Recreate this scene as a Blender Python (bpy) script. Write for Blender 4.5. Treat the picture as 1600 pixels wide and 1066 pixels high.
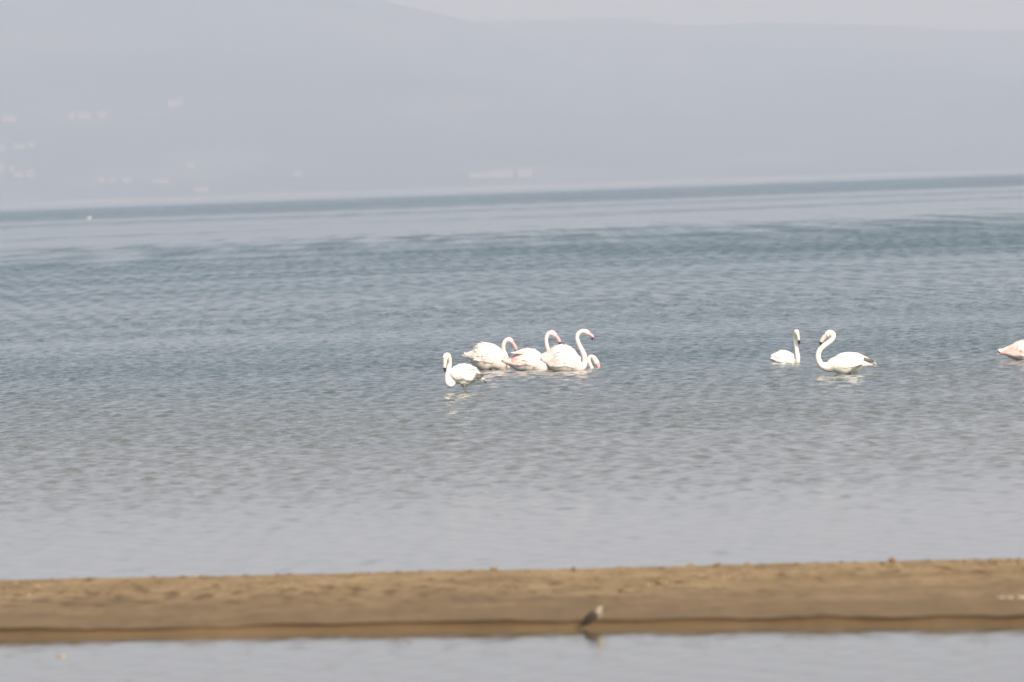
import bpy, bmesh, math, random
import numpy as np
from mathutils import Vector, Matrix, noise as mnoise

random.seed(7)
RNG = np.random.default_rng(11)
SC = bpy.context.scene
COL = SC.collection
for o in list(bpy.data.objects):
    bpy.data.objects.remove(o)

# ------------------------------------------------------------------ camera
W, H = 1600.0, 1066.0
FPX = 300.0 / 36.0 * W                   # 300 mm lens, focal length in photo pixels
CAM_H = 2.4
PITCH = math.radians(1.05)
ROLL = math.radians(2.04)
cam_d = bpy.data.cameras.new('camera')
cam = bpy.data.objects.new('camera', cam_d)
COL.objects.link(cam)
cam_d.lens, cam_d.sensor_width = 300.0, 36.0
cam_d.clip_start, cam_d.clip_end = 0.5, 60000.0
cam_d.dof.use_dof = True
cam_d.dof.focus_distance = 105.0
cam_d.dof.aperture_fstop = 5.6
FWD = Vector((0, math.cos(PITCH), -math.sin(PITCH)))
R0 = Vector((1, 0, 0))
U0 = R0.cross(FWD)
RIGHT = R0 * math.cos(ROLL) - U0 * math.sin(ROLL)
UP = U0 * math.cos(ROLL) + R0 * math.sin(ROLL)
CAM = Vector((0, 0, CAM_H))
m = Matrix((RIGHT, UP, -FWD)).transposed().to_4x4()
m.translation = CAM
cam.matrix_world = m
SC.camera = cam


def ray(px, py):
    return FWD + RIGHT * ((px - W / 2) / FPX) + UP * ((H / 2 - py) / FPX)


def at_depth(px, py, d):
    """Point of the place seen at photo pixel (px, py), d metres out."""
    r = ray(px, py)
    return CAM + r * (d / r.y)


def on_level(px, py, z=0.0):
    r = ray(px, py)
    return CAM + r * ((z - CAM.z) / r.z)


# ------------------------------------------------------------------ light
SUN_EL = math.radians(35)
SUN_AZ = math.radians(153)               # clockwise from +Y (the view direction): behind, to the right
world = bpy.data.worlds.new('World')
SC.world = world
world.use_nodes = True
wn = world.node_tree
bg = wn.nodes['Background']
sky = wn.nodes.new('ShaderNodeTexSky')
sky.sky_type = 'NISHITA'
sky.sun_disc = False
sky.sun_elevation = SUN_EL
sky.sun_rotation = SUN_AZ
sky.air_density = 1.0
sky.dust_density = 9.0
sky.ozone_density = 0.6
hsv = wn.nodes.new('ShaderNodeHueSaturation')       # thick summer haze whitens the whole sky
hsv.inputs['Saturation'].default_value = 0.70
wn.links.new(sky.outputs[0], hsv.inputs['Color'])
tint = wn.nodes.new('ShaderNodeMix')
tint.data_type, tint.blend_type = 'RGBA', 'MULTIPLY'
tint.inputs[0].default_value = 1.0
tint.inputs[7].default_value = (1.0, 0.99, 0.99, 1)
wn.links.new(hsv.outputs[0], tint.inputs[6])
wn.links.new(tint.outputs[2], bg.inputs[0])
bg.inputs[1].default_value = 0.09
sun_d = bpy.data.lights.new('sun', 'SUN')
sun = bpy.data.objects.new('sun', sun_d)
COL.objects.link(sun)
sun_d.energy = 3.4
sun_d.angle = math.radians(0.6)
sun_d.color = (1.0, 0.95, 0.87)
to_sun = Vector((math.sin(SUN_AZ) * math.cos(SUN_EL), math.cos(SUN_AZ) * math.cos(SUN_EL), math.sin(SUN_EL)))
sun.rotation_euler = to_sun.to_track_quat('Z', 'Y').to_euler()
SC.view_settings.view_transform = 'Standard'
SC.view_settings.look = 'None'
SC.view_settings.exposure = 0.40
SC.view_settings.gamma = 1.0
SC.view_settings.use_curve_mapping = False
SC.render.engine = 'CYCLES'
SC.cycles.max_bounces = 8
SC.cycles.volume_bounces = 2
SC.cycles.use_denoising = True
SC.cycles.caustics_reflective = False
SC.cycles.caustics_refractive = False


# ------------------------------------------------------------------ helpers
def link(o, parent=None):
    COL.objects.link(o)
    if parent:
        o.parent = parent
    return o


def mesh_obj(name, verts, faces, mat, parent=None, smooth=True, attrs=None):
    me = bpy.data.meshes.new(name)
    me.from_pydata([tuple(v) for v in verts], [], faces)
    if smooth:
        me.polygons.foreach_set('use_smooth', [True] * len(me.polygons))
    if attrs:
        for k, vals in attrs.items():
            a = me.attributes.new(k, 'FLOAT', 'POINT')
            a.data.foreach_set('value', np.asarray(vals, dtype=np.float32))
    me.materials.append(mat)
    me.update()
    return link(bpy.data.objects.new(name, me), parent)


def grid_obj(name, X, Y, Z, mat, attrs=None, parent=None):
    """X, Y, Z arrays [rows, cols] -> one quad sheet built fast."""
    nr, nc = X.shape
    me = bpy.data.meshes.new(name)
    co = np.stack([X, Y, Z], -1).reshape(-1, 3).astype(np.float32)
    idx = np.arange(nr * nc, dtype=np.int32).reshape(nr, nc)
    q = np.stack([idx[:-1, :-1], idx[:-1, 1:], idx[1:, 1:], idx[1:, :-1]], -1).reshape(-1, 4)
    me.vertices.add(len(co))
    me.vertices.foreach_set('co', co.ravel())
    me.loops.add(q.size)
    me.loops.foreach_set('vertex_index', q.ravel())
    me.polygons.add(len(q))
    me.polygons.foreach_set('loop_start', np.arange(0, q.size, 4, dtype=np.int32))
    me.polygons.foreach_set('use_smooth', np.ones(len(q), dtype=bool))
    me.update(calc_edges=True)
    if attrs:
        for k, vals in attrs.items():
            a = me.attributes.new(k, 'FLOAT', 'POINT')
            a.data.foreach_set('value', vals.ravel().astype(np.float32))
    me.materials.append(mat)
    return link(bpy.data.objects.new(name, me), parent)


def thing(name, label, cat, loc, group=None):
    o = bpy.data.objects.new(name, None)
    o.empty_display_size = 0.1
    o.location = loc
    COL.objects.link(o)
    return tag(o, label, cat, group)


def tag(o, label, cat, group=None):
    o['label'], o['category'] = label, cat
    if group:
        o['group'] = group
    return o


def wave_noise(X, Y, lam, n=24, seed=0, stretch=1.0, octaves=1):
    """Smooth random field in about -1..1 made of random plane waves of mean wavelength lam."""
    g = np.random.default_rng(seed)
    out = np.zeros_like(X)
    tot = 0
    for oc in range(octaves):
        l, amp = lam / 2 ** oc, 0.55 ** oc
        s = np.zeros_like(X)
        for i in range(n):
            a = g.uniform(0, 2 * math.pi)
            k = 2 * math.pi / (l * g.uniform(0.7, 1.6))
            s += np.sin(X / stretch * k * math.cos(a) + Y * k * math.sin(a) + g.uniform(0, 6.283))
        out += amp * s / math.sqrt(n / 2) / 1.6
        tot += amp * amp
    return out / math.sqrt(tot)


def sstep(a, b, x):
    t = np.clip((x - a) / (b - a), 0, 1)
    return t * t * (3 - 2 * t)


# ------------------------------------------------------------------ materials
def new_mat(name):
    mt = bpy.data.materials.new(name)
    mt.use_nodes = True
    return mt, mt.node_tree, mt.node_tree.nodes['Principled BSDF']


def node(nt, kind, **kw):
    n = nt.nodes.new(kind)
    for k, v in kw.items():
        setattr(n, k, v)
    return n


def ramp(nt, fac, stops):
    r = node(nt, 'ShaderNodeValToRGB')
    el = r.color_ramp.elements
    while len(el) > 1:
        el.remove(el[-1])
    el[0].position, el[0].color = stops[0][0], (*stops[0][1], 1)
    for p, c in stops[1:]:
        e = el.new(p)
        e.color = (*c, 1)
    nt.links.new(fac, r.inputs[0])
    return r.outputs[0]


def tex_noise(nt, scale, detail=4, rough=0.55, vec_scale=None, coord='Object'):
    tc = node(nt, 'ShaderNodeTexCoord')
    n = node(nt, 'ShaderNodeTexNoise')
    n.inputs['Scale'].default_value = scale
    n.inputs['Detail'].default_value = detail
    n.inputs['Roughness'].default_value = rough
    src = tc.outputs[coord]
    if vec_scale:
        mp = node(nt, 'ShaderNodeMapping')
        mp.inputs['Scale'].default_value = vec_scale
        nt.links.new(src, mp.inputs[0])
        src = mp.outputs[0]
    nt.links.new(src, n.inputs['Vector'])
    return n.outputs['Fac']


def mix(nt, fac, a, b, blend='MIX'):
    mx = node(nt, 'ShaderNodeMix', data_type='RGBA', blend_type=blend)
    for sock, v in ((mx.inputs[0], fac), (mx.inputs[6], a), (mx.inputs[7], b)):
        if hasattr(v, 'is_output'):
            nt.links.new(v, sock)
        elif isinstance(v, (int, float)):
            sock.default_value = v
        else:
            sock.default_value = (*v, 1)
    return mx.outputs[2]


def attr(nt, name):
    a = node(nt, 'ShaderNodeAttribute', attribute_name=name)
    return a.outputs['Fac']


def maprange(nt, v, a, b, c, d):
    mr = node(nt, 'ShaderNodeMapRange')
    nt.links.new(v, mr.inputs[0])
    for i, x in enumerate((a, b, c, d)):
        mr.inputs[i + 1].default_value = x
    return mr.outputs[0]


def bump(nt, bsdf, height, strength, dist):
    b = node(nt, 'ShaderNodeBump')
    if hasattr(strength, 'is_output'):
        nt.links.new(strength, b.inputs['Strength'])
    else:
        b.inputs['Strength'].default_value = strength
    b.inputs['Distance'].default_value = dist
    nt.links.new(height, b.inputs['Height'])
    nt.links.new(b.outputs[0], bsdf.inputs['Normal'])


def make_water():
    mt, nt, b = new_mat('water')
    b.inputs['IOR'].default_value = 1.333
    # silty over the shallows by the bar, clearer and bluer further out
    nt.links.new(mix(nt, attr(nt, 'silt'), (0.052, 0.106, 0.122), (0.160, 0.145, 0.095)), b.inputs['Base Color'])
    r = maprange(nt, attr(nt, 'rough'), 0, 1, 0.02, 0.62)
    nt.links.new(r, b.inputs['Roughness'])
    f = tex_noise(nt, 11.0, 2, 0.5, (0.9, 1.0, 1.0))
    bump(nt, b, f, maprange(nt, attr(nt, 'ruffle'), 0, 1, 0.0, 0.95), 0.02)
    return mt


def make_sand():
    mt, nt, b = new_mat('sand')
    big = tex_noise(nt, 2.2, 5, 0.6, (0.7, 0.55, 1))
    fine = tex_noise(nt, 26, 5, 0.75, (1.0, 0.35, 1.0))
    dry = ramp(nt, big, [(0.30, (0.230, 0.156, 0.082)), (0.5, (0.312, 0.226, 0.124)), (0.72, (0.395, 0.298, 0.178))])
    dry = mix(nt, maprange(nt, fine, 0.35, 0.7, 0.0, 0.6), dry, (0.20, 0.135, 0.07))
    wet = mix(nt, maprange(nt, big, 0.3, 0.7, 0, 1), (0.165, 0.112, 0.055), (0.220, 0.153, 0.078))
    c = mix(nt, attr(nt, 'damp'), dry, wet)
    grain = tex_noise(nt, 9, 6, 0.7, (1.0, 0.22, 1.0))
    c = mix(nt, maprange(nt, grain, 0.48, 0.72, 0.0, 0.65), c, (0.11, 0.07, 0.038))
    c = mix(nt, attr(nt, 'weed_edge'), c, (0.10, 0.058, 0.028))
    nt.links.new(c, b.inputs['Base Color'])
    b.inputs['Specular IOR Level'].default_value = 0.2
    nt.links.new(maprange(nt, attr(nt, 'damp'), 0, 1, 0.95, 0.7), b.inputs['Roughness'])
    bump(nt, b, fine, 0.6, 0.01)
    return mt


def make_plumage():
    mt, nt, b = new_mat('plumage')
    n = tex_noise(nt, 26, 4, 0.6, (0.5, 1, 1.6))
    white = mix(nt, maprange(nt, n, 0.3, 0.7, 0, 1), (0.84, 0.80, 0.74), (0.91, 0.89, 0.85))
    pink = mix(nt, maprange(nt, n, 0.35, 0.7, 0, 1), (0.70, 0.30, 0.30), (0.80, 0.45, 0.42))
    c = mix(nt, attr(nt, 'pink'), white, pink)
    c = mix(nt, attr(nt, 'dark'), c, (0.028, 0.022, 0.018))
    nt.links.new(c, b.inputs['Base Color'])
    b.inputs['Roughness'].default_value = 0.75
    b.inputs['Specular IOR Level'].default_value = 0.2
    bump(nt, b, n, 0.25, 0.01)
    return mt


def make_simple(name, col, rough=0.6, var=0.25, scale=20.0, spec=0.3):
    mt, nt, b = new_mat(name)
    n = tex_noise(nt, scale, 3)
    c = mix(nt, maprange(nt, n, 0.3, 0.7, 0, 1), tuple(x * (1 - var) for x in col), tuple(min(1, x * (1 + var)) for x in col))
    nt.links.new(c, b.inputs['Base Color'])
    b.inputs['Roughness'].default_value = rough
    b.inputs['Specular IOR Level'].default_value = spec
    return mt


def make_hill(name, seed):
    mt, nt, b = new_mat(name)
    n = tex_noise(nt, 0.004, 6, 0.6, (1, 1, 2.2))
    n2 = tex_noise(nt, 0.0011, 3, 0.5, (1, 0.6, 1))
    c = ramp(nt, n, [(0.35, (0.028, 0.042, 0.026)), (0.55, (0.045, 0.058, 0.036)), (0.75, (0.13, 0.125, 0.085))])
    c = mix(nt, maprange(nt, n2, 0.55, 0.75, 0, 0.35), c, (0.13, 0.115, 0.08))
    nt.links.new(c, b.inputs['Base Color'])
    b.inputs['Roughness'].default_value = 1.0
    b.inputs['Specular IOR Level'].default_value = 0.0
    return mt


M_WATER, M_SAND, M_PLUME = make_water(), make_sand(), make_plumage()
M_BILL = make_simple('bill_pink', (0.72, 0.42, 0.40), 0.45, 0.12, 60)
M_BILLPALE = make_simple('bill_pale', (0.70, 0.62, 0.52), 0.45, 0.1, 60)
M_BLACK = make_simple('bill_black', (0.02, 0.018, 0.017), 0.4, 0.2, 60)
M_LEG = make_simple('leg_pink', (0.50, 0.30, 0.27), 0.6, 0.2, 60)
M_LEGGREY = make_simple('leg_grey', (0.20, 0.19, 0.16), 0.6, 0.2, 60)
M_EYE = make_simple('eye_dark', (0.03, 0.02, 0.01), 0.2, 0.1, 60, 0.5)
M_EYEY = make_simple('eye_yellow', (0.45, 0.35, 0.08), 0.3, 0.1, 60, 0.5)
M_BROWNF = make_simple('brown_feathers', (0.036, 0.027, 0.018), 0.8, 0.4, 90)
M_WHITEF = make_simple('white_feathers', (0.33, 0.285, 0.21), 0.8, 0.08, 90)
M_GULL = make_simple('gull_white', (0.56, 0.54, 0.51), 0.8, 0.05, 20)
M_CLOD = make_simple('clod_earth', (0.22, 0.15, 0.085), 0.95, 0.4, 50, 0.1)
M_STONE = make_simple('pale_stone', (0.33, 0.275, 0.195), 0.85, 0.25, 30, 0.2)
M_WALL = make_simple('pale_wall', (0.20, 0.175, 0.145), 0.9, 0.06, 0.3, 0.1)
M_ROOF = make_simple('tile_roof', (0.22, 0.16, 0.12), 0.9, 0.15, 0.5, 0.1)
M_ROOFPALE = make_simple('pale_roof', (0.185, 0.17, 0.145), 0.8, 0.08, 0.4, 0.1)
M_GLASS = make_simple('window_dark', (0.05, 0.06, 0.07), 0.15, 0.1, 1, 0.5)
M_BEACH = make_simple('far_beach', (0.21, 0.185, 0.145), 0.95, 0.2, 0.02, 0.1)
M_HILL = make_hill('hill_scrub', 1)

# ------------------------------------------------------------------ far shore and hills
SHORE = 6000.0


def ridge_heights(table, d):
    """Pixel skyline -> (x, height) pairs at distance d."""
    P = [at_depth(px, py, d) for px, py in table]
    return np.array([p.x for p in P]), np.array([p.z for p in P])


def terrain(name, table, d_shore, d_crest, d_back, seed, relief, power):
    xs, zs = ridge_heights(table, d_crest)
    cols = np.concatenate([np.linspace(-6500, -900, 40)[:-1], np.linspace(-900, 900, 420), np.linspace(900, 6500, 40)[1:]])
    rows = np.concatenate([np.linspace(d_shore, d_crest, 150), np.linspace(d_crest, d_back, 20)[1:]])
    X, Y = np.meshgrid(cols, rows)
    crest = np.interp(cols, xs, zs)
    crest = crest + 0.03 * crest * wave_noise(cols[None, :], np.zeros((1, len(cols))), 900, 12, seed)[0] * (np.abs(cols) > 700)
    shore = d_shore + 30 * wave_noise(cols[None, :], np.zeros((1, len(cols))), 1400, 10, seed + 1)[0]
    t = np.clip((Y - shore[None, :]) / (d_crest - shore[None, :]), 0, 1)
    prof = t ** power
    back = np.clip((Y - d_crest) / (d_back - d_crest), 0, 1)
    Z = crest[None, :] * prof * (1 - back * back * 1.05)
    n = wave_noise(X, Y, 420, 20, seed + 2, 1.0, 4)
    ridged = 1 - np.abs(wave_noise(X, Y * 0.45, 500, 18, seed + 3, 1.0, 3))
    Z = Z + relief * (n * 0.5 + ridged - 0.5) * np.sin(np.pi * np.clip(t, 0, 1)) * (back <= 0)
    Z[0, :] = -2.0
    Z = np.where(Y < shore[None, :] + 1, -2.0, np.maximum(Z, 0.4 + 0.004 * (Y - d_shore)))
    o = grid_obj(name, X, Y, Z, M_HILL)
    o['kind'] = 'structure'
    return X, Y, Z


near_tab = [(-3000, 120), (-1500, -10), (-700, -90), (0, -75), (300, -55), (480, -28), (600, 2), (650, 13), (700, 25), (740, 34), (790, 48),
            (850, 70), (920, 100), (1000, 140), (1090, 180), (1200, 215), (1350, 238), (1600, 250), (2600, 250), (5000, 225)]
far_tab = [(-3000, 60), (0, 20), (600, 34), (740, 33), (800, 32), (880, 31), (960, 28), (1000, 31), (1060, 40), (1130, 39), (1190, 35), (1240, 37),
           (1290, 38), (1380, 40), (1440, 43), (1500, 47), (1600, 47), (1900, 60), (2600, 30), (4000, 70)]
NX, NY, NZ = terrain('hill', near_tab, SHORE, 8000, 9000, 3, 9.0, 0.9)
FX, FY, FZ = terrain('mountain', far_tab, 6300, 8700, 10000, 17, 12.0, 0.85)

# pale beach line along the far water's edge
bx = np.linspace(-1500, 1500, 300)
shore_line = SHORE + 30 * wave_noise(np.interp(bx, NX[0], NX[0])[None, :], np.zeros((1, 300)), 1400, 10, 4)[0]
bxg = np.stack([bx] * 4)
byg = np.stack([shore_line - 14, shore_line - 8, shore_line + 10, shore_line + 40])
bzg = np.stack([bx * 0 - 0.5, bx * 0 + 0.3, 1.6 + 0.9 * wave_noise(bx[None, :], np.zeros((1, 300)), 160, 10, 8)[0], bx * 0 + 0.3])
beach = grid_obj('beach', bxg, byg, bzg, M_BEACH)
beach['kind'] = 'structure'


def hill_point(px, py):
    """Where the sight line of a photo pixel meets the near hill."""
    for d in np.linspace(SHORE + 5, 7990, 700):
        p = at_depth(px, py, d)
        i = int(np.searchsorted(NY[:, 0], d)) - 1
        i = max(0, min(i, NY.shape[0] - 2))
        f = (d - NY[i, 0]) / (NY[i + 1, 0] - NY[i, 0])
        z = (1 - f) * np.interp(p.x, NX[0], NZ[i]) + f * np.interp(p.x, NX[0], NZ[i + 1])
        if z >= p.z:
            return Vector((p.x, d, z))
    return at_depth(px, py, 7900)


def box_bm(bm, x0, x1, y0, y1, z0, z1):
    v = [bm.verts.new(p) for p in ((x0, y0, z0), (x1, y0, z0), (x1, y1, z0), (x0, y1, z0), (x0, y0, z1), (x1, y0, z1), (x1, y1, z1), (x0, y1, z1))]
    for f in ((0, 1, 5, 4), (1, 2, 6, 5), (2, 3, 7, 6), (3, 0, 4, 7), (4, 5, 6, 7), (3, 2, 1, 0)):
        bm.faces.new([v[i] for i in f])
    return v


def bm_obj(name, bm, mat, parent=None, smooth=False):
    bmesh.ops.recalc_face_normals(bm, faces=bm.faces)
    me = bpy.data.meshes.new(name)
    bm.to_mesh(me)
    bm.free()
    if smooth:
        me.polygons.foreach_set('use_smooth', [True] * len(me.polygons))
    me.materials.append(mat)
    return link(bpy.data.objects.new(name, me), parent)


def house(px, py, w, h, label, group, flat=False):
    p = hill_point(px, py)
    r = thing('house', label, 'house', p, group)
    dp = w * 0.7
    bm = bmesh.new()
    box_bm(bm, -w / 2, w / 2, -dp / 2, dp / 2, -3, h)
    bm_obj('wall', bm, M_WALL, r)
    bm = bmesh.new()
    if flat:
        box_bm(bm, -w / 2 - .2, w / 2 + .2, -dp / 2 - .2, dp / 2 + .2, h + .004, h + 0.35)
        bm_obj('roof', bm, M_ROOFPALE, r)
    else:
        e = 0.4
        a = [bm.verts.new(q) for q in ((-w / 2 - e, -dp / 2 - e, h), (w / 2 + e, -dp / 2 - e, h), (w / 2 + e, dp / 2 + e, h), (-w / 2 - e, dp / 2 + e, h),
                                       (-w / 4, 0, h + 1.3), (w / 4, 0, h + 1.3))]
        for f in ((0, 1, 5, 4), (1, 2, 5), (2, 3, 4, 5), (3, 0, 4), (3, 2, 1, 0)):
            bm.faces.new([a[i] for i in f])
        bm_obj('roof', bm, M_ROOF, r)
    for s in (-0.25, 0.25):
        bm = bmesh.new()
        box_bm(bm, s * w - .5, s * w + .5, -dp / 2 - .05, -dp / 2 + .1, h * .4, h * .8)
        bm_obj('window', bm, M_GLASS, r)
    return r


G = 'pale houses scattered on the hazy hillside'
house(297, 262, 6.5, 3.4, 'single brighter pale house low on the hillside, left of centre', G, True)
house(465, 276, 6, 3, 'small pale house alone just above the far shore, halfway along the left hill', G, True)
house(158, 285, 5, 3, 'leftmost small house of the row of three above the far shore', G)
house(175, 286, 4.5, 2.6, 'dim middle house of the row of three above the far shore', G)
house(198, 285, 6, 3.4, 'right brighter house of the row of three above the far shore', G, True)
house(252, 286, 11, 2.6, 'long low dim house right of the row of three above the shore', G, True)
house(1, 270, 6, 5, 'pale house cut by the left edge of the picture, lower hillside', G)
house(18, 268, 4, 2.6, 'tiny dim house next to the one cut by the left edge', G)
house(29, 277, 7, 3.4, 'pale house in the lower left cluster, left of its pair', G)
house(47, 277, 6, 3.4, 'pale house in the lower left cluster, right of its pair', G)
house(3, 236, 5, 3.4, 'pale house by the left edge in the upper left cluster', G)
house(30, 232, 8, 3.4, 'broad pale house in the middle of the upper left cluster', G, True)
house(50, 230, 5, 3, 'dim house at the right end of the upper left cluster', G)
house(113, 187, 5, 5, 'left house of the faint row high on the left hillside', G)
house(132, 185, 9, 4, 'middle broad house of the faint row high on the left hillside', G)
house(160, 184, 7, 4, 'right house of the faint row high on the left hillside', G)
house(274, 166, 11, 5, 'large faint pale house high on the hillside above the single bright one', G, True)
house(14, 190, 10, 4, 'large faint house high on the hillside near the left edge', G)
house(315, 299, 10, 3, 'low faint building close to the far shore below the bright house', G, True)
house(1562, 119, 13, 4, 'faint pale building high on the far right hillside', G, True)

# long pale building
p = hill_point(782, 277)
wh = thing('warehouse', 'long low pale building above the far shore near the middle', 'building', p)
k = p.y / FPX
for x0, x1, z0, z1 in ((733, 759.5, 276, 270), (760, 801, 275, 265.5), (809, 831, 271, 264)):
    a, b = at_depth(x0, z0, p.y) - p, at_depth(x1, z1, p.y) - p
    bm = bmesh.new()
    box_bm(bm, a.x, b.x, -6 + (x0 == 760) * -1, 12, min(a.z, b.z) - 4, max(a.z, b.z))
    hb = bm_obj('hall', bm, M_WALL, wh)
    bm = bmesh.new()
    box_bm(bm, a.x - .3, b.x + .3, -6.4 + (x0 == 760) * -1, 12.3, max(a.z, b.z) + .004, max(a.z, b.z) + .45)
    bm_obj('roof', bm, M_ROOFPALE, hb)

# ------------------------------------------------------------------ water
def ruffle_map(X, Y):
    """How much the wind ruffles each spot: 0 mirror calm, 1 fully ruffled."""
    lo = wave_noise(X, Y, 26, 20, 31, 3.0, 3)
    mid = wave_noise(X, Y, 9, 20, 33, 2.4, 2)
    a = 0.09 + 0.26 * sstep(57, 72, Y) + 0.33 * sstep(68, 100, Y)
    a = a * (1 + 0.22 * lo * sstep(60, 90, Y)) * (1 + 0.14 * mid * sstep(60, 90, Y))
    # gusts comb the surface into streaks running away down the wind
    s1 = wave_noise(X, Y, 1.7, 26, 35, 0.16, 2)
    s2 = wave_noise(X, Y, 7.0, 26, 36, 0.075, 2)
    s3 = wave_noise(X, Y, 60.0, 26, 37, 0.06, 2)
    s4 = wave_noise(X, Y, 28.0, 26, 38, 0.05, 2)
    near = 1 - sstep(110, 190, Y)
    far = sstep(260, 420, Y)
    st = s1 * near + 1.25 * s2 * (1 - near) * (1 - 0.5 * far) + 0.7 * s3 * far
    a = a * np.clip(0.86 + (0.30 + 0.04 * near) * st + 0.07 * st * st, 0.15, 2.4)
    Xs = X / np.maximum(Y, 1) * 13.33            # lateral position in units of 1000 px at that range
    w = 1 + 0.30 * sstep(135, 215, Y + 12 * lo)
    w = w * (1 - 0.82 * sstep(235, 520, Y - 30 * np.clip(Xs, -1.0, 1.5) - 30 * s3 - 30 * s4))
    L = wave_noise(X, Y, 260, 18, 41, 4.0, 2)
    w = w + 0.30 * np.clip(L, -1, 1.5) * sstep(300, 420, Y)
    band = lambda c, s: np.exp(-((np.log(np.maximum(Y, 1) / c)) / s) ** 2)
    w = w + 0.45 * band(600 + 90 * Xs, 0.06) * (0.7 + 0.3 * lo) + 1.05 * band(1700, 0.50) * sstep(830, 1000, Y) - 0.08 * band(800, 0.13)
    w = w * (1 - 0.5 * sstep(3300, 5600, Y))
    return np.clip(a * w, 0.0, 1.8)


def build_water():
    # rows: close together where single wavelets show, then by perspective
    ys = [-400.0, -150, -40, 0, 15, 25, 32, 36]
    y = 37.0
    while y < 420:
        ys.append(y)
        if y < 46: s = 0.10
        elif y < 54: s = 0.14
        elif y < 66: s = 0.075
        elif y < 135: s = 0.045
        else: s = min(0.045 * (y / 135) ** 4, 0.9)
        y += s
    drop = np.linspace(32000 / 421.0, 32000 / 6500.0, 330)
    ys = np.concatenate([np.array(ys), 32000 / drop])
    cen = np.linspace(-1, 1, 511)
    nr = len(ys)
    hw = 0.064 * np.maximum(ys, 30) + 1.2
    Xc = cen[None, :] * hw[:, None]
    side = np.array([1.15, 1.5, 2.5, 6.0])
    big = 7000.0
    Xl = [np.full(nr, -big)] + [-hw * s for s in side[::-1]]
    Xr = [hw * s for s in side] + [np.full(nr, big)]
    X = np.concatenate([np.stack(Xl, 1), Xc, np.stack(Xr, 1)], 1)
    Y = np.repeat(ys[:, None], X.shape[1], 1)
    ruf = ruffle_map(X, Y)
    Z = np.zeros_like(X)
    sel = (ys > 36) & (ys < 425)
    Xs, Ys, A = X[sel], Y[sel], ruf[sel]
    z = np.zeros_like(Xs)
    g = np.random.default_rng(5)
    # wavelets: amplitude follows wavelength, crests roughly across the view, spread by the breeze
    Xw = Xs + 0.05 * wave_noise(Xs, Ys, 1.7, 8, 51)
    for i in range(72):
        lam = 0.125 * (0.48 / 0.125) ** (g.random() ** 1.2)
        th = g.normal(math.radians(80), math.radians(52))
        kk = 2 * math.pi / lam
        slope = 0.029 * (0.5 / lam) ** 0.15
        amp = slope / kk
        ph = Xw * (kk * math.cos(th)) + Ys * (kk * math.sin(th)) + g.uniform(0, 6.283)
        # drop wavelets the sheet is too coarse to carry
        fade = 1 - sstep(0.30, 0.46, 0.045 * np.maximum(1, Ys / 135) ** 4 * max(0.35, abs(math.sin(th))) / lam)
        z += amp * fade * (np.sin(ph) + 0.22 * np.sin(2 * ph + 1.2))
    edge = 1 - sstep(1.0, 1.15, np.abs(Xs) / hw[sel][:, None])
    Z[sel] = z * A * edge
    rough = np.clip(0.03 + ruf * (0.06 + 0.54 * sstep(130, 330, Y) + 0.08 * sstep(600, 1200, Y)), 0, 1)
    rough = np.where(Y < 66, rough * (0.25 + 0.75 * sstep(54, 66, Y)), rough)
    o = grid_obj('water', X, Y, Z, M_WATER, {'rough': rough, 'ruffle': np.clip(ruf, 0, 1), 'silt': 1 - 0.85 * sstep(56, 125, Y) - 0.15 * sstep(125, 250, Y)})
    o['kind'] = 'structure'
    return o


build_water()

# ------------------------------------------------------------------ sandbar
near_edge = [(-700, 1000), (-200, 989), (0, 983), (250, 979), (500, 974), (700, 972), (900, 968), (1200, 965), (1600, 962), (1800, 961), (2400, 958)]
back_edge = [(-700, 936), (-200, 914), (0, 907), (200, 903), (500, 897), (700, 892), (900, 889), (1200, 881), (1400, 877), (1600, 874), (1800, 871), (2400, 860)]
SCARP = 0.045
BACK_H = 0.085


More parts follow.
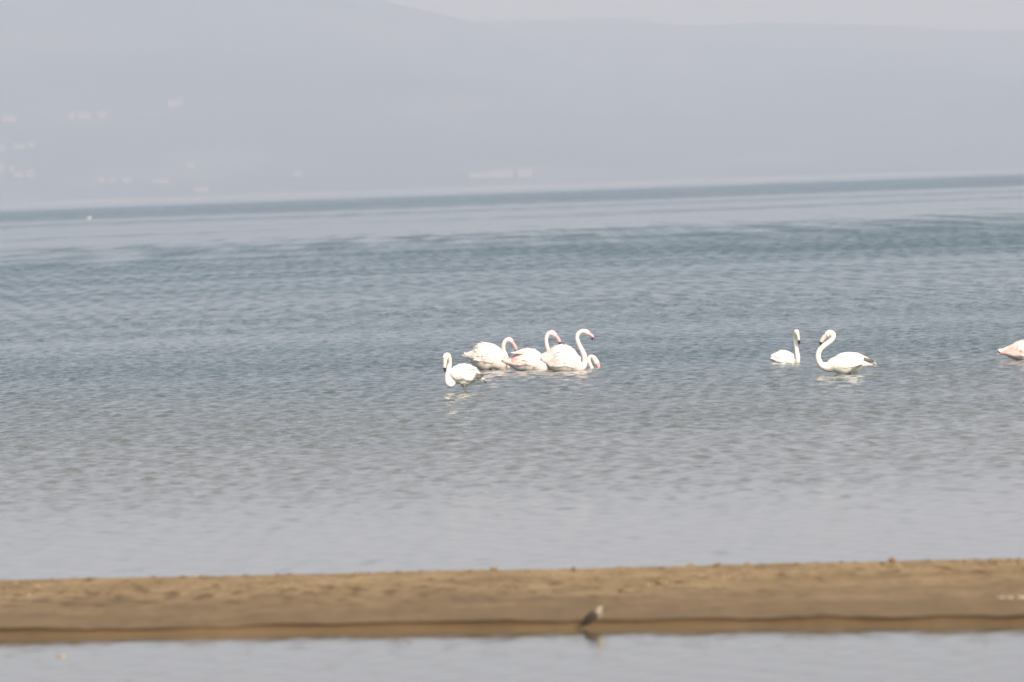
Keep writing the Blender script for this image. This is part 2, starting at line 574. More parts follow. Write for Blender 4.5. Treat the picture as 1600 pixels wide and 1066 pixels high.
def build_sandbar():
    ne = np.array([on_level(px, py, SCARP)[:2] for px, py in near_edge])
    be = np.array([on_level(px, py, BACK_H)[:2] for px, py in back_edge])
    cols = np.concatenate([np.linspace(-30, -5.2, 90)[:-1], np.linspace(-5.2, 5.2, 620), np.linspace(5.2, 30, 90)[1:]])

    def edge(tab):
        y = np.interp(cols, tab[:, 0], tab[:, 1])
        for s, side in ((0, cols < tab[0, 0]), (-1, cols > tab[-1, 0])):
            q = (tab[1] - tab[0]) if s == 0 else (tab[-1] - tab[-2])
            y = np.where(side, tab[s, 1] + (cols - tab[s, 0]) * q[1] / q[0], y)
        return y
    z1 = np.zeros((1, len(cols)))
    c1 = cols[None, :]
    y0 = edge(ne) + 0.05 * wave_noise(c1, z1, 1.1, 14, 61, 1, 2)[0]
    y1 = edge(be) + 0.03 * wave_noise(c1, z1, 1.1, 14, 62, 1, 2)[0]
    scarp = SCARP + 0.006 * wave_noise(c1, z1, 0.5, 14, 63, 1, 4)[0]
    scarp = np.clip(scarp, 0.015, 0.075)
    rows_y, rows_z, damp = [], [], []
    # undercut face, then the top from the near lip to the far crest, then the far slope into the lake
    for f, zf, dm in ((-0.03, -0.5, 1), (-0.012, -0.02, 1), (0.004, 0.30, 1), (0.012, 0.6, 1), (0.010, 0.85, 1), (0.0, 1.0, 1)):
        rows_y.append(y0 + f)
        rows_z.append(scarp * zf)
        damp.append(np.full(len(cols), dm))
    T = np.linspace(0, 1, 300)[1:]
    for t in T:
        yy = y0 + (y1 - y0) * t
        zz = scarp + (BACK_H - scarp) * (0.25 * t + 0.75 * t ** 1.6)
        rows_y.append(yy)
        rows_z.append(zz)
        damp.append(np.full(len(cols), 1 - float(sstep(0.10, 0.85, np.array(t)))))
    for f, zf in ((0.08, 0.95), (0.2, 0.75), (0.6, 0.3), (1.4, -0.1), (2.5, -1.5)):
        rows_y.append(y1 + f)
        rows_z.append(np.full(len(cols), BACK_H * zf))
        damp.append(np.full(len(cols), 0.6))
    Y, Z, D = np.array(rows_y), np.array(rows_z), np.array(damp)
    X = np.repeat(cols[None, :], len(Y), 0)
    tt = np.clip((Y - y0) / (y1 - y0), 0, 1)
    inner = sstep(0.0, 0.03, tt)
    crest = sstep(0.45, 0.9, tt)
    rel = 0.0012 * wave_noise(X, Y, 0.6, 20, 64, 1.6, 3) + 0.0030 * (0.3 + 0.7 * crest) * wave_noise(X, Y, 0.10, 28, 65, 1.0, 2)
    lumps = np.maximum(0, wave_noise(X, Y, 0.14, 30, 66, 1.0, 2) - 0.9) * 0.014 * sstep(0.35, 0.8, tt)
    Z = Z + (rel + lumps) * inner * (Z > 0)
    n = wave_noise(X, Y, 1.3, 20, 67, 1.2, 3)
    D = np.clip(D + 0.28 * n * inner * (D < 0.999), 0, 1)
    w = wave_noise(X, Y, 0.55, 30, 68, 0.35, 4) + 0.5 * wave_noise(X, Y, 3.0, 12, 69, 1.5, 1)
    weed_edge = sstep(0.35, 1.9, w) * sstep(0.2, 0.5, tt) * 0.85
    lip = (1 - sstep(0.0, 0.012, tt)) * np.clip(0.45 + 0.9 * wave_noise(X, Y * 0 + 1, 0.7, 20, 70, 1, 3), 0.0, 1) * 0.95  # darker colour along the near lip, broken up along its length
    weed_edge = np.clip(np.maximum(weed_edge, lip), 0, 1)
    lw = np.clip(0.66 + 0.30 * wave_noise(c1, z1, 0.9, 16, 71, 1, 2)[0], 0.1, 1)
    for q_, v_ in enumerate((0.5, 0.5, 0.65, 0.85, 1.0, 1.0)):  # face rows coloured darker from the foot up to the lip
        weed_edge[q_] = v_ * lw if q_ > 2 else v_
    o = grid_obj('sandbar', X, Y, Z, M_SAND, {'damp': D, 'weed_edge': weed_edge})
    o['kind'] = 'structure'
    return cols, y0, y1, Y, Z


SB = build_sandbar()


def sand_z(x, y):
    cols, y0, y1, Y, Z = SB
    i = int(np.clip(np.searchsorted(cols, x), 1, len(cols) - 1))
    return float(np.interp(y, Y[5:, i], Z[5:, i]))


def lump(name, mat, r, seed, parent=None, flat=0.6, rough=0.35):
    bm = bmesh.new()
    bmesh.ops.create_icosphere(bm, subdivisions=3, radius=1.0)
    off = Vector((seed * 3.7, seed * 1.3, 0))
    for v in bm.verts:
        q = v.co.copy()
        k = 1 + rough * mnoise.noise(q * 1.4 + off) + 0.5 * rough * mnoise.noise(q * 3.5 + off)
        v.co = Vector((q.x * k * r, q.y * k * r * 0.8, q.z * k * r * flat))
    return bm_obj(name, bm, mat, parent, True)


crest_px = [84, 144, 240, 287, 318, 400, 434, 453, 519, 556, 577, 625, 701, 736, 772, 825, 897, 1034, 1120, 1245, 1275, 1314, 1336, 1378, 1392, 1450, 1504, 1547, 1575, 1588]
for i, px in enumerate(crest_px):
    py = np.interp(px, [q[0] for q in back_edge], [q[1] for q in back_edge])
    p = on_level(px, py, BACK_H)
    y = p.y - random.uniform(0.02, 0.35)
    r = random.uniform(0.010, 0.024)
    o = lump('clod', M_CLOD, r, i + 1, flat=random.uniform(0.4, 0.7), rough=0.7)
    o.location = (p.x, y, sand_z(p.x, y) + r * 0.3)
    o.rotation_euler.z = random.uniform(0, 6)
    tag(o, 'small brown clod of earth on the far crest of the sandbar', 'clod', 'clods along the crest of the sandbar')
for i, (px, py, r, lab) in enumerate(((978, 922, 0.038, 'dark brown lump on the sand right of and above the small wading bird'),
                                      (1034, 913, 0.040, 'darkest brown lump near the top of the sandbar, right of the other two'),
                                      (1010, 916, 0.030, 'low brown lump on the sand between two darker lumps'))):
    p = on_level(px, py, 0.07)
    o = lump('clod', M_CLOD, r, 40 + i, flat=0.5)
    o.location = (p.x, p.y, sand_z(p.x, p.y) + r * 0.15)
    tag(o, lab, 'clod')
for i, (px, py, r, lab) in enumerate(((1564, 935, 0.017, 'pale stone on the sandbar at right, leftmost of the three'),
                                      (1578, 934, 0.019, 'pale stone on the sandbar at right, middle one of three'),
                                      (1595, 933, 0.019, 'pale stone on the sandbar cut by the right picture edge'))):
    p = on_level(px, py, 0.06)
    o = lump('stone', M_STONE, r, 60 + i, flat=0.6)
    o.location = (p.x, p.y, sand_z(p.x, p.y) + r * 0.3)
    o.scale = ((1.9, 1.2, 0.9), (1.0, 1.0, 0.8), (1.5, 1.0, 1.0))[i]
    tag(o, lab, 'stone', 'pale stones lying on the right of the sandbar')
p = on_level(97, 1026, 0.0)
o = lump('stone', M_STONE, 0.028, 77, flat=0.4)
o.location = (p.x, p.y, 0.0)
tag(o, 'pale stone breaking the calm water in front of the sandbar', 'stone')


# ------------------------------------------------------------------ birds
def catmull(P, n):
    """Resample control rows (any columns) smoothly."""
    P = np.asarray(P, float)
    d = np.sqrt(np.maximum(np.linalg.norm(np.diff(P[:, :3], axis=0), axis=1), 1e-6))
    t = np.concatenate([[0], np.cumsum(d)])
    ext = np.vstack([2 * P[0] - P[1], P, 2 * P[-1] - P[-2]])
    te = np.concatenate([[t[0] - d[0]], t, [t[-1] + d[-1]]])
    out = []
    for s in np.linspace(0, t[-1], n):
        i = int(np.clip(np.searchsorted(t, s, 'right') - 1, 0, len(t) - 2))
        p0, p1, p2, p3 = ext[i:i + 4]
        t0, t1, t2, t3 = te[i:i + 4]
        a1 = (t1 - s) / (t1 - t0) * p0 + (s - t0) / (t1 - t0) * p1
        a2 = (t2 - s) / (t2 - t1) * p1 + (s - t1) / (t2 - t1) * p2
        a3 = (t3 - s) / (t3 - t2) * p2 + (s - t2) / (t3 - t2) * p3
        b1 = (t2 - s) / (t2 - t0) * a1 + (s - t0) / (t2 - t0) * a2
        b2 = (t3 - s) / (t3 - t1) * a2 + (s - t1) / (t3 - t1) * a3
        out.append((t2 - s) / (t2 - t1) * b1 + (s - t1) / (t2 - t1) * b2)
    return np.array(out)


class Loft:
    """Tube along a spine; columns x, y, z, side radius, vertical radius, pink, dark."""

    def __init__(self, ctrl, n=90, side=(0, 1, 0)):
        self.R = catmull(ctrl, n)
        self.R[:, 3:5] = np.maximum(self.R[:, 3:5], 0.002)
        self.R[:, 5:] = np.clip(self.R[:, 5:], 0, 1)
        T = np.gradient(self.R[:, :3], axis=0)
        self.T = T / np.linalg.norm(T, axis=1, keepdims=True)
        S = np.asarray(side, float)
        U = np.cross(self.T, S[None, :])
        flip = np.where(U[:, 2] * 0 == 0, 1, 1)
        self.U = U / np.linalg.norm(U, axis=1, keepdims=True)
        self.S = np.cross(self.U, self.T)

    def point(self, i, phi, k=1.0):
        """phi 0 = the U side, +-90 deg = the flanks."""
        r = self.R[i]
        return r[:3] + k * (math.cos(phi) * r[4] * self.U[i] + math.sin(phi) * r[3] * self.S[i])

    def mesh(self, ring=20, wob=0.0):
        n = len(self.R)
        v, f, pink, dark = [], [], [], []
        for i in range(n):
            for j in range(ring):
                ph = 2 * math.pi * j / ring
                q = self.point(i, ph)
                if wob:
                    q = q + wob * self.R[i, 3] * mnoise.noise(Vector(q) * 22) * (math.cos(ph) * self.U[i] + math.sin(ph) * self.S[i])
                v.append(q)
                pink.append(self.R[i, 5])
                dark.append(self.R[i, 6])
        for i in range(n - 1):
            for j in range(ring):
                a, b = i * ring + j, i * ring + (j + 1) % ring
                f.append((a, b, b + ring, a + ring))
        v += [self.R[0, :3], self.R[-1, :3]]
        pink += [self.R[0, 5], self.R[-1, 5]]
        dark += [self.R[0, 6], self.R[-1, 6]]
        c0, c1 = len(v) - 2, len(v) - 1
        for j in range(ring):
            f.append((c0, (j + 1) % ring, j))
            f.append((c1, (n - 1) * ring + j, (n - 1) * ring + (j + 1) % ring))
        return v, f, {'pink': pink, 'dark': dark}


class Feathers:
    def __init__(self):
        self.v, self.f, self.p, self.d = [], [], [], []

    def add(self, base, direc, nrm, length, width, lift, pink, dark, tipdark=None, droop=0.0):
        direc = direc / np.linalg.norm(direc)
        nrm = nrm - direc * np.dot(nrm, direc)
        nrm = nrm / np.linalg.norm(nrm)
        lat = np.cross(direc, nrm)
        b0 = len(self.v)
        N = 6
        for i in range(N):
            t = i / (N - 1)
            w = width * (0.45 + 0.55 * math.sin(math.pi * min(1, t * 0.85 + 0.12))) * (1 if t < 0.8 else 1 - 0.8 * (t - 0.8) / 0.2)
            c = base + direc * length * t + nrm * (lift * t * t + 0.003) - np.array((0, 0, droop * t * t * length))
            dk = dark if tipdark is None else dark + (tipdark - dark) * max(0, (t - 0.3) / 0.7)
            for s, cam_ in ((-1, -0.16), (0, 0.10), (1, -0.16)):
                self.v.append(c + lat * (s * w / 2) + nrm * cam_ * w)
                self.p.append(pink)
                self.d.append(dk)
        for i in range(N - 1):
            for j in (0, 1):
                a = b0 + i * 3 + j
                self.f.append((a, a + 1, a + 4, a + 3))

    def obj(self, name, parent):
        return mesh_obj(name, self.v, self.f, M_PLUME, parent, True, {'pink': self.p, 'dark': self.d})


def flamingo(depth, root_px, body, neck, bill, label, bill_black=0.55, pale_bill=False, pink=0.15, rump_pink=0.5,
             dark_tips=False, legs=None, tilt_y=0.0, ruffle=0.02, seed=1, patch=None, tufts=(), dark_tufts=()):
    """body / neck / bill: rows (px, py, side radius px, vertical radius px [, depth offset m]) read off the photograph;
    the figure is built in metres round its own root at the waterline."""
    rnd = random.Random(seed)
    root = on_level(root_px[0], root_px[1], 0.0)
    depth = root.y
    k = depth / FPX
    grp = 'flamingos wading in the lake'
    t = thing('flamingo', label, 'flamingo', root, grp)

    def conv(row):
        q = at_depth(row[0], row[1], depth) - root
        dy = row[4] if len(row) > 4 else 0.0
        return [q.x, q.y + dy, q.z, row[2] * k, row[3] * k]
    nb = len(body)
    ctrl = []
    for i, r in enumerate(body):
        f = i / (nb - 1)
        ctrl.append(conv(r) + [rump_pink * max(0, 1 - f * 2.4) + pink * 0.5, 0.0])
    for r in neck:
        ctrl.append(conv(r) + [pink * 0.55, 0.0])
    L = Loft(ctrl, 150)
    # the way "up" lies for the torso (the spine may run to the left or to the right)
    v, f, at = L.mesh(20, 0.05)
    mesh_obj('body', v, f, M_PLUME, t, True, at)
    # how far along the resampled spine the torso reaches
    end = np.array(conv(body[-1])[:3])
    iend = int(np.argmin(np.linalg.norm(L.R[:, :3] - end, axis=1)))
    up = 1.0 if L.U[iend // 2][2] > 0 else -1.0
    # wings: rows of overlapping feathers on each flank and the long loose ones over the back
    for sgn in (1, -1):
        F = Feathers()
        D = Feathers()
        rows = 9
        # the folded wing itself: a shell standing proud of the flank
        ia_, ib_ = int(iend * 0.90), int(iend * 0.20)
        st = list(range(ia_, ib_, -2))
        cols_ = 12
        b0 = len(F.v)
        for q, i in enumerate(st):
            u = q / (len(st) - 1)
            low = 114 - 60 * u ** 1.6 - 30 * (1 - u) ** 6
            off = 0.009 * math.sin(math.pi * min(1, 0.88 * u))
            for b in range(cols_):
                if b < cols_ - 1:
                    ph, o_ = 2 + (low - 2) * b / (cols_ - 2), off * (0.35 + 0.65 * b / (cols_ - 2))
                else:
                    ph, o_ = low - 2, -0.004
                ph = math.radians(ph)
                if up < 0:
                    ph = math.pi - ph
                p_ = L.point(i, sgn * ph, 1.0)
                nn = p_ - L.R[i, :3]
                F.v.append(p_ + nn / np.linalg.norm(nn) * o_)
                F.p.append(pink * (0.3 + 0.4 * u))
                F.d.append(0.0)
        for q in range(len(st) - 1):
            for b in range(cols_ - 1):
                c_ = b0 + q * cols_ + b
                F.f.append((c_, c_ + 1, c_ + cols_ + 1, c_ + cols_))
        for a in range(rows):
            fi = 0.90 - 0.66 * a / (rows - 1)
            i = int(iend * fi)
            for b in range(9):
                ph = math.radians(4 + b * 12.5 + rnd.uniform(-4, 4))
                if up < 0:
                    ph = math.pi - ph
                base = L.point(i, sgn * ph, 1.0 + (0.002 + 0.010 * a / (rows - 1)) / max(0.03, L.R[i, 4]))
                ctr = L.R[i, :3]
                nrm = base - ctr
                nx = L.point(max(2, i - 9), sgn * ph, 1.0 + (0.003 + 0.009 * a / (rows - 1)) / max(0.03, L.R[i, 4])) - base
                direc = nx / np.linalg.norm(nx) + np.array((0, 0, -0.10 * math.sin(math.radians(b * 12.5)))) + np.array([rnd.uniform(-.05, .05) for _ in range(3)])
                ln = rnd.uniform(0.075, 0.115) * (1 + 0.5 * a / rows)
                wd = rnd.uniform(0.036, 0.054)
                pk = pink * rnd.uniform(0.2, 1.1)
                if patch and 3 <= b <= 6 and a in (5, 6, 7):
                    pk = min(1, patch * rnd.uniform(0.7, 1.2))
                lift = ruffle * rnd.uniform(0.0, 0.55) * (1.3 if b < 3 else 0.4)
                if dark_tips and a == rows - 1 and 2 <= b <= 4:
                    D.add(base, direc, nrm, ln * 1.15, wd * 0.8, 0.006, 0.0, 0.5, 1.0)
                else:
                    F.add(base, direc, nrm, ln, wd, lift, pk, 0.0)
        F.obj('wing', t)
        if D.v:
            D.obj('flight_feathers', t)
    # tail: a small fan of feathers at the rear end
    F = Feathers()
    i = max(1, int(iend * 0.12))
    for a in range(7):
        ph = math.radians(-78 + 26 * a)
        if up < 0:
            ph = math.pi - ph
        base = L.point(i, ph, 0.7)
        F.add(base, -L.T[i] + 0.1 * (base - L.R[i, :3]) / 0.05, base - L.R[i, :3] + np.array((0, 0, 1e-3)), rnd.uniform(0.06, 0.09), 0.028, 0.004,
              rump_pink * rnd.uniform(0.5, 1.1), 0.0, (0.7 if dark_tips and a in (1, 2, 3) else 0.0))
    F.obj('tail', t)
    if tufts:
        F = Feathers()
        for x, y, dx, dy, n_, dyy in tufts:
            for q in range(n_):
                b_ = np.array(conv((x + rnd.uniform(-3, 3), y + rnd.uniform(-1, 3), 1, 1))[:3]) + np.array((0, dyy - 0.05 * q / n_, 0))
                e_ = np.array(conv((x + dx * rnd.uniform(.75, 1.1), y + dy * rnd.uniform(.6, 1.3), 1, 1))[:3]) + np.array((0, dyy - 0.05 * q / n_, 0))
                F.add(b_, e_ - b_, np.array((0.1, -0.5, 0.8)), float(np.linalg.norm(e_ - b_)), 0.036, 0.006, pink * rnd.uniform(0, 1), 0.0)
        F.obj('scapular_feathers', t)
    if dark_tufts:
        F = Feathers()
        for x, y, dx, dy, n_, dyy, w_ in dark_tufts:
            for q in range(n_):
                f_ = q / max(1, n_ - 1)
                b_ = np.array(conv((x + rnd.uniform(-3, 3), y - w_ / 2 + w_ * f_, 1, 1))[:3]) + np.array((0, dyy - 0.012 * f_, 0))
                e_ = np.array(conv((x + dx * rnd.uniform(.8, 1.05), y + dy + (w_ * f_ - w_ / 2) * 0.5, 1, 1))[:3]) + np.array((0, dyy * 0.6 - 0.012 * f_, 0))
                F.add(b_, e_ - b_, np.array((0.1, -0.8, 0.5)), float(np.linalg.norm(e_ - b_)), 0.019, 0.004, 0.0, 0.85, 1.0)
        F.obj('flight_feathers', t)
    # bill: bent, its tip black
    mb = M_BILLPALE if pale_bill else M_BILL
    bc = [conv(r) + [0, 0] for r in bill]
    B = Loft(bc, 24)
    cut = int(24 * bill_black)
    for nm, lo, hi, mt, par in (('bill', 0, min(24, cut + 1), mb, t), ('bill_tip', cut, 24, M_BLACK, None)):
        if hi - lo < 3:
            continue
        sub = Loft.__new__(Loft)
        sub.R, sub.T, sub.U, sub.S = B.R[lo:hi], B.T[lo:hi], B.U[lo:hi], B.S[lo:hi]
        v, f, at = sub.mesh(12)
        o = mesh_obj(nm, v, f, mt, par or bill_o, True)
        if nm == 'bill':
            bill_o = o
    # eyes, one on each side of the head
    j = len(L.R) - 8
    for sgn in (1, -1):
        bm = bmesh.new()
        bmesh.ops.create_uvsphere(bm, u_segments=10, v_segments=8, radius=0.0055)
        e = bm_obj('eye', bm, M_EYE, t, True)
        e.location = Vector(L.point(j, sgn * math.radians(80), 0.97))
    # legs from the belly down to the lake bed, feet with three webbed toes
    ia = int(np.argmax(L.R[:iend, 4]))
    b0 = L.R[ia, :3]
    for n_, sgn in enumerate((1, -1)):
        lx = b0[0] + (legs[n_] if legs else sgn * 0.03)
        hip = [lx, b0[1] + sgn * 0.05, b0[2] - 0.4 * L.R[ia, 4]]
        low = b0[2] - L.R[ia, 4] * 0.9
        c = [hip + [0.032, 0.036, 0, 0], [lx, hip[1], low, 0.020, 0.022, 0, 0], [lx + .004, hip[1], low - 0.05, 0.0085, 0.0085, 0, 0],
             [lx + .012, hip[1], -0.09, 0.0075, 0.0075, 0, 0], [lx - 0.004, hip[1], -0.42, 0.0075, 0.0075, 0, 0], [lx, hip[1], -0.50, 0.011, 0.011, 0, 0],
             [lx + (0.07 if L.T[ia][0] > 0 else -0.07), hip[1], -0.515, 0.035, 0.006, 0, 0]]
        q = Loft(c, 40)
        v, f, at = q.mesh(10)
        mesh_obj('leg', v, f, M_LEGGREY if dark_tips else M_LEG, t, True)
    return t


# A: nearest, pale young bird, head bent down
flamingo(98.8, (722, 613),
         [(750, 591.5, 2.5, 2.5), (745, 590, 6, 6.5), (736, 588, 11.5, 13), (725, 587, 14, 17), (714, 588.5, 12.5, 15.5), (708, 594, 8.5, 10.5)],
         [(703.5, 600.5, 5.6, 5.8, -.02), (699.8, 598.0, 4.6, 4.7, -.03), (698.8, 590.5, 4.2, 4.2, -.03), (700.4, 580, 3.9, 3.9, -.02), (702.0, 569, 3.5, 3.6, -.0),
          (701.8, 560.5, 3.8, 3.8, -.03), (699.3, 555.6, 4.5, 4.5, -.06), (696.8, 556.6, 4.4, 4.6, -.08), (695.6, 561.2, 3.5, 4.2, -.10)],
         [(695.4, 561.8, 2.9, 3.5, -.10), (695.2, 567.5, 2.4, 2.8, -.115), (694.7, 573.5, 2.1, 2.4, -.12), (695.4, 578.5, 1.7, 1.7, -.115), (696.3, 580.8, .6, .6, -.11)],
         'nearest white flamingo, left of the close group, head bent down and dark wing tips showing',
         bill_black=0.6, pale_bill=True, pink=0.02, rump_pink=0.0, dark_tips=True, legs=(0.02, 0.012), ruffle=0.022, seed=2, tufts=[(732, 574, 12, 1.5, 6, -.04), (728, 571.5, 9, 0, 5, 0.0)], dark_tufts=[(744, 587, 11.5, .5, 9, -.105, 7), (740.5, 592.5, 11, -2.5, 6, -.115, 4)])
# B: puffed body at the left of the group, bent neck in front
flamingo(110.3, (762, 579),
         [(727, 554, 1.5, 1.5), (735, 555.5, 4.5, 4.5), (741, 557, 10.5, 13), (749.5, 557.5, 15.5, 19.5), (761, 558.5, 17, 22), (772, 562, 14, 19.5), (780, 569, 9, 12)],
         [(785.5, 579.5, 4.2, 4.4, .06), (791, 578.5, 3.6, 3.7, .10), (794.0, 570.5, 3.5, 3.6, .05), (792.8, 562.5, 3.3, 3.4, .05), (789.4, 554, 3.2, 3.3, .04), (787.0, 547, 3.0, 3.1, .02), (786.8, 538.5, 2.9, 3.0), (790.0, 532.6, 3.0, 3.1),
          (795.5, 531.0, 3.7, 3.9), (799.6, 534.2, 3.4, 3.6)],
         [(799.8, 534.6, 2.9, 3.2), (803.0, 538.8, 2.4, 2.7), (805.8, 543.6, 2.1, 2.3), (806.4, 547.5, 1.6, 1.6), (806.0, 549.6, .6, .6)],
         'pale pink flamingo at the left end of the close group, fluffed rounded back',
         bill_black=0.75, pink=0.40, rump_pink=0.75, ruffle=0.025, seed=3, tufts=[(762, 541, -14, -1, 5, 0.0)])
# C: second in the group, pink flank patch, head high
flamingo(108.9, (822, 579),
         [(787, 562.5, 1.2, 1.2), (796, 566, 5, 5.5), (808, 566, 12, 14), (822, 563.5, 15.5, 18.5), (836, 567, 14, 17), (846, 574, 8.5, 9.5)],
         [(853.5, 575, 5, 5, .10), (859.5, 569, 3.9, 4.0, .14), (859.8, 559.5, 3.4, 3.5, .14), (857.0, 549, 3.1, 3.2, .13), (854.2, 538, 3.0, 3.0, .12), (853.6, 529, 3.0, 3.0, .12),
          (856.8, 522.2, 3.2, 3.3, .12), (862.6, 520.6, 4.0, 4.1, .12), (868.0, 524.8, 3.7, 3.9, .12)],
         [(868.4, 525.2, 3.0, 3.4, .12), (871.6, 529.0, 2.6, 2.9, .12), (874.2, 533.8, 2.3, 2.5, .12), (875.0, 538.0, 1.8, 1.9, .12), (874.2, 541.5, .6, .6, .12)],
         'second flamingo of the close group, raised back feathers and rose patch above pointed tail',
         bill_black=0.62, pink=0.42, rump_pink=0.9, ruffle=0.02, seed=4, patch=0.7, tufts=[(818, 549, -19, 2.5, 9, -.075), (824, 547, -18, 3.5, 9, -.05), (828, 547, -14, 0, 6, 0.03)])
# D: at the back of the group, feeding, head by the water at right
flamingo(111.0, (876, 577),
         [(843, 557, 2, 2), (851, 559, 6, 6.5), (862, 560, 12.5, 14), (876, 559, 15.5, 20.5), (890, 564, 14, 17), (901, 571, 9, 10)],
         [(911, 579.5, 4.2, 4.4, .0), (920, 582.5, 3.4, 3.4, .0), (924.6, 577, 3.0, 3.0), (921.8, 569, 2.8, 2.8), (919.8, 562.5, 2.7, 2.7), (921.8, 557.4, 2.7, 2.7),
          (926.2, 557.8, 3.1, 3.1), (930.4, 563.2, 4.1, 4.2), (932.8, 568.2, 4.0, 4.4)],
         [(933.0, 568.6, 3.5, 4.0), (934.4, 572.2, 3.0, 3.3), (935.2, 576.4, 2.3, 2.6), (935.0, 581.0, 1.6, 1.6), (934.6, 583, .6, .6)],
         'rearmost flamingo of the close group, looped neck dipping its head to the water',
         bill_black=0.75, pink=0.42, rump_pink=0.9, ruffle=0.02, seed=5)
# E: front right of the group, tall S neck
flamingo(108.3, (882, 580),
         [(848, 561.5, 1.6, 1.6), (856, 564.5, 5.5, 5.5), (867, 567.5, 12, 13.5), (881, 566.5, 15.5, 17.5), (895, 568.5, 14.5, 16), (905, 573.5, 9.5, 10.5)],
         [(911.5, 572.0, 5.2, 5.4), (914.0, 564, 4.2, 4.3), (913.0, 555.5, 3.8, 3.9), (908.8, 546, 3.6, 3.6), (903.8, 536.5, 3.4, 3.4), (901.6, 527.5, 3.3, 3.3), (904.2, 520.8, 3.3, 3.3),
          (910.5, 517.8, 3.5, 3.6), (916.4, 519.2, 3.8, 3.9), (919.6, 521.6, 3.0, 3.3)],
         [(919.4, 521.6, 2.7, 3.0), (922.8, 523.4, 2.4, 2.7), (925.8, 526.0, 2.1, 2.3), (925.6, 529.2, 1.7, 1.7), (923.6, 530.0, .6, .6)],
         'front flamingo at the right of the close group, tallest S shaped neck facing right',
         bill_black=0.66, pink=0.42, rump_pink=0.85, ruffle=0.02, seed=6, patch=0.6)
# F: low in the water, turned toward the camera
flamingo(108.9, (1228, 566),
         [(1211, 560.5, 4, 3.5), (1214.5, 560.5, 9.5, 7.5), (1219, 560.5, 13, 9.6), (1227, 560.8, 15, 11), (1235, 562, 13, 9.5), (1240.5, 563.5, 8, 7)],
         [(1245.2, 564.5, 4.2, 4.4, -.05), (1246.0, 558, 3.5, 3.6, -.07), (1245.0, 550, 3.1, 3.2, -.07), (1243.6, 541, 2.7, 2.8, -.06), (1242.3, 532, 2.5, 2.6, -.06),
          (1242.0, 524, 2.9, 2.8, -.06), (1242.8, 519.2, 3.6, 3.6, -.08), (1244.4, 518.6, 3.5, 3.6, -.10), (1245.6, 522, 2.8, 3.2, -.12)],
         [(1245.8, 522.4, 2.5, 2.8, -.12), (1246.8, 527, 2.1, 2.3, -.13), (1247.6, 531.5, 1.9, 2.0, -.135), (1248.2, 535.2, 1.5, 1.5, -.135), (1248.3, 538, .5, .5, -.135)],
         'small white flamingo floating low with a straight upright neck, alone at right',
         bill_black=0.58, pale_bill=True, pink=0.03, rump_pink=0.1, ruffle=0.01, seed=7)
# G: white bird at right, S neck, facing left
flamingo(100.6, (1325, 585.5),
         [(1363, 567, 2, 2), (1356, 566.5, 5, 5), (1345, 566.5, 10, 11), (1330, 568.5, 14.5, 16.5), (1315, 569.5, 15, 16.5), (1303, 570.5, 11.5, 12)],
         [(1293, 573.5, 7.5, 7.8), (1284.5, 571.2, 5.6, 5.6), (1279.4, 564, 4.6, 4.7), (1278.0, 556, 4.2, 4.2), (1280.4, 548, 4.0, 4.0), (1286.6, 541, 3.9, 3.9), (1294.6, 535.2, 3.8, 3.8),
          (1300.4, 529.4, 4.0, 4.0), (1301.0, 523.4, 4.9, 5.0), (1296.4, 520.8, 5.2, 5.4), (1291.2, 524.2, 3.9, 4.6)],
         [(1291.4, 524.0, 3.4, 4.1), (1287.2, 527.6, 2.9, 3.5), (1283.9, 532.0, 2.5, 2.9), (1282.6, 537.0, 2.0, 2.2), (1283.0, 541.5, .7, .7)],
         'large white flamingo at right in profile facing left, S shaped neck and dark edged wings',
         bill_black=0.66, pale_bill=True, pink=0.02, rump_pink=0.0, dark_tips=True, ruffle=0.012, seed=8, legs=(0.0, 0.05), dark_tufts=[(1331, 575.2, 16, -5, 3, -.145, 1.2), (1350, 559.8, 17, 5.5, 4, -.07, 2.5)])
# H: cut off by the right edge
flamingo(105.7, (1606, 563),
         [(1564.5, 549.5, 2, 2), (1572, 550, 5.5, 6), (1583, 550.5, 10.5, 11), (1598, 549, 15, 17), (1613, 551.5, 14, 16), (1623, 557, 9, 10)],
         [(1631, 558, 5.2, 5.4), (1637, 551, 4.2, 4.3), (1638, 541, 3.7, 3.7), (1634, 530, 3.4, 3.4), (1629, 520, 3.3, 3.3), (1628, 510, 3.3, 3.3), (1632, 503, 3.4, 3.4), (1638, 500.6, 3.8, 3.9),
          (1643.5, 503.6, 3.3, 3.5)],
         [(1643.4, 503.6, 2.9, 3.2), (1647, 507, 2.5, 2.8), (1649.6, 511.5, 2.2, 2.4), (1649.8, 516, 1.7, 1.7), (1648.6, 519, .6, .6)],
         'pale pink flamingo cut off by the right edge of the picture, tail to the left',
         bill_black=0.65, pink=0.60, rump_pink=0.5, ruffle=0.015, seed=9, patch=0.7)


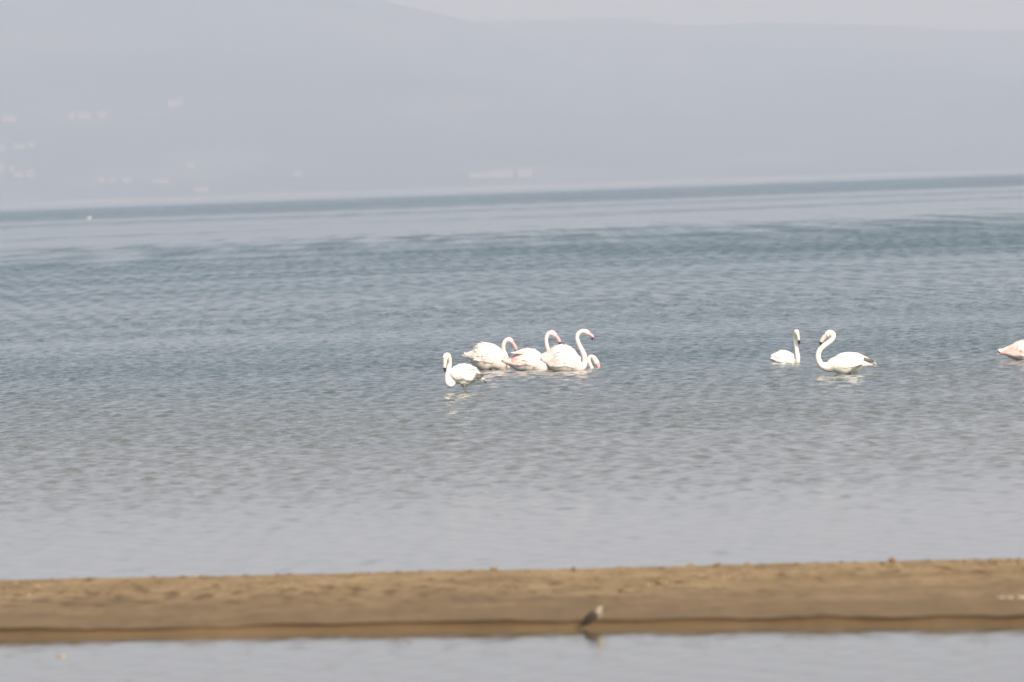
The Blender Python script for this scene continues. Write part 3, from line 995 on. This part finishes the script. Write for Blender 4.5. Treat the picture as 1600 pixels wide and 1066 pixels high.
# ------------------------------------------------------------------ small wader on the near edge of the sandbar
def wader():
    foot = on_level(926, 981, 0.0)
    d = foot.y
    t = thing('sandpiper', 'small brown and white wading bird at the water edge of the sandbar', 'bird', (foot.x, d, 0.0))
    root = Vector((foot.x, d, 0.0))

    def conv(r):
        q = at_depth(r[0], r[1] + 3, d) - root
        return [q.x, q.y + (r[4] if len(r) > 4 else 0), q.z, r[2] * d / FPX, r[3] * d / FPX, 0, 0]
    L = Loft([conv(r) for r in ((908, 975, 1, 1), (913, 971.5, 5, 4.4), (919, 967, 7.6, 7.6), (926, 962, 8.4, 8.6), (932, 957.5, 7, 7.4), (935.5, 953, 5.4, 5.6), (937.5, 949.5, 5.4, 5.2), (940.2, 947.8, 3.6, 3.6), (941.6, 947.8, 1.2, 1.4))], 60)
    v, f, at = L.mesh(16)
    mesh_obj('body', v, f, M_WHITEF, t)
    # folded wings: brown shells over back and flanks
    for sgn in (1, -1):
        vv, ff = [], []
        n, mm = 16, 8
        for a in range(n):
            i = int(3 + 36 * a / (n - 1))
            for b in range(mm):
                ph = math.radians(-12 + 162 * b / (mm - 1)) * (1 - 0.25 * (a / (n - 1)) ** 2)
                if L.U[i][2] < 0:
                    ph = math.pi - ph
                s = 1.07 - 0.05 * abs(2 * b / (mm - 1) - 1)
                vv.append(L.point(i, sgn * ph, s))
        for a in range(n - 1):
            for b in range(mm - 1):
                q = a * mm + b
                ff.append((q, q + 1, q + mm + 1, q + mm))
        w = mesh_obj('wing', vv, ff, M_BROWNF, t)
        sm = w.modifiers.new('thick', 'SOLIDIFY')
        sm.thickness = 0.0012
    q = Loft([conv(r) for r in ((913, 971.5, 3, 1.8), (907, 974.5, 3.4, 1.2), (902, 976.5, 2, .6))], 12)
    v, f, at = q.mesh(10)
    mesh_obj('tail', v, f, M_BROWNF, t)
    q = Loft([conv(r) for r in ((941, 947.8, 1.2, 1.2), (945, 949, .8, .8), (949, 950.5, .3, .3))], 12)
    v, f, at = q.mesh(8)
    mesh_obj('bill', v, f, M_BLACK, t)
    for sgn in (1, -1):
        bm = bmesh.new()
        bmesh.ops.create_uvsphere(bm, u_segments=8, v_segments=6, radius=0.0022)
        e = bm_obj('eye', bm, M_EYE, t, True)
        e.location = Vector(L.point(51, sgn * math.radians(85), .95))
        x = sgn * 2.2
        q = Loft([conv(r) for r in ((926 + x, 968, 1.5, 1.5, -sgn * .008), (925 + x, 973.5, .7, .7, -sgn * .008), (926.5 + x, 978.5, .6, .6, -sgn * .008), (926 + x, 984, .6, .6, -sgn * .008),
                                            (930 + x, 985, 1.3, .4, -sgn * .008))], 20)
        v, f, at = q.mesh(8)
        mesh_obj('leg', v, f, M_LEGGREY, t)


wader()


# ------------------------------------------------------------------ tiny far bird on the lake
def far_bird():
    p = on_level(139, 343.5, 0.0)
    t = thing('gull', 'tiny white bird far out on the lake near the opposite shore', 'bird', p)
    k = p.y / FPX

    def c(x, z, s, v):
        return [x * k, 0, z * k, s * k, v * k, 0, 0]
    L = Loft([c(-3.4, 2.0, .5, .4), c(-2.0, 1.9, 1.6, 1.3), c(0, 1.8, 2.0, 1.9), c(1.6, 2.4, 1.4, 1.5), c(2.2, 4.0, .8, .9), c(2.6, 5.6, .9, 1.0), c(3.2, 5.6, .4, .5)], 40)
    v, f, at = L.mesh(12)
    mesh_obj('body', v, f, M_GULL, t)
    for s in (1, -1):
        F = Feathers()
        for a in range(5):
            i = int(22 - 3 * a)
            base = L.point(i, s * math.radians(70 if L.U[i][2] > 0 else 110), .97)
            F.add(base, -L.T[i], base - L.R[i, :3], 1.6 * k, .8 * k, 0.01, 0, 0.0)
        F.obj('wing', t)
    q = Loft([c(3.1, 5.6, .4, .4), c(4.3, 5.3, .15, .15)], 6)
    v, f, at = q.mesh(8)
    mesh_obj('bill', v, f, M_BILL, t)


far_bird()

# ------------------------------------------------------------------ haze: the air over the lake
HAZE = 0.00030
bm = bmesh.new()
box_bm(bm, -7500, 7500, -2500, 12200, -4.0, 460.0)
mh = bpy.data.materials.new('haze')
mh.use_nodes = True
nt = mh.node_tree
nt.nodes.clear()
out = node(nt, 'ShaderNodeOutputMaterial')
pv = node(nt, 'ShaderNodeVolumePrincipled')
pv.inputs['Color'].default_value = (0.55, 0.655, 0.89, 1)
pv.inputs['Absorption Color'].default_value = (0.5, 0.35, 0.06, 1)      # thin smoky air that scatters blue more than red
pv.inputs['Density'].default_value = HAZE
pv.inputs['Anisotropy'].default_value = 0.0
nt.links.new(pv.outputs[0], out.inputs['Volume'])
mh.cycles.homogeneous_volume = True
hz = bm_obj('haze', bm, mh)
hz['kind'] = 'stuff'
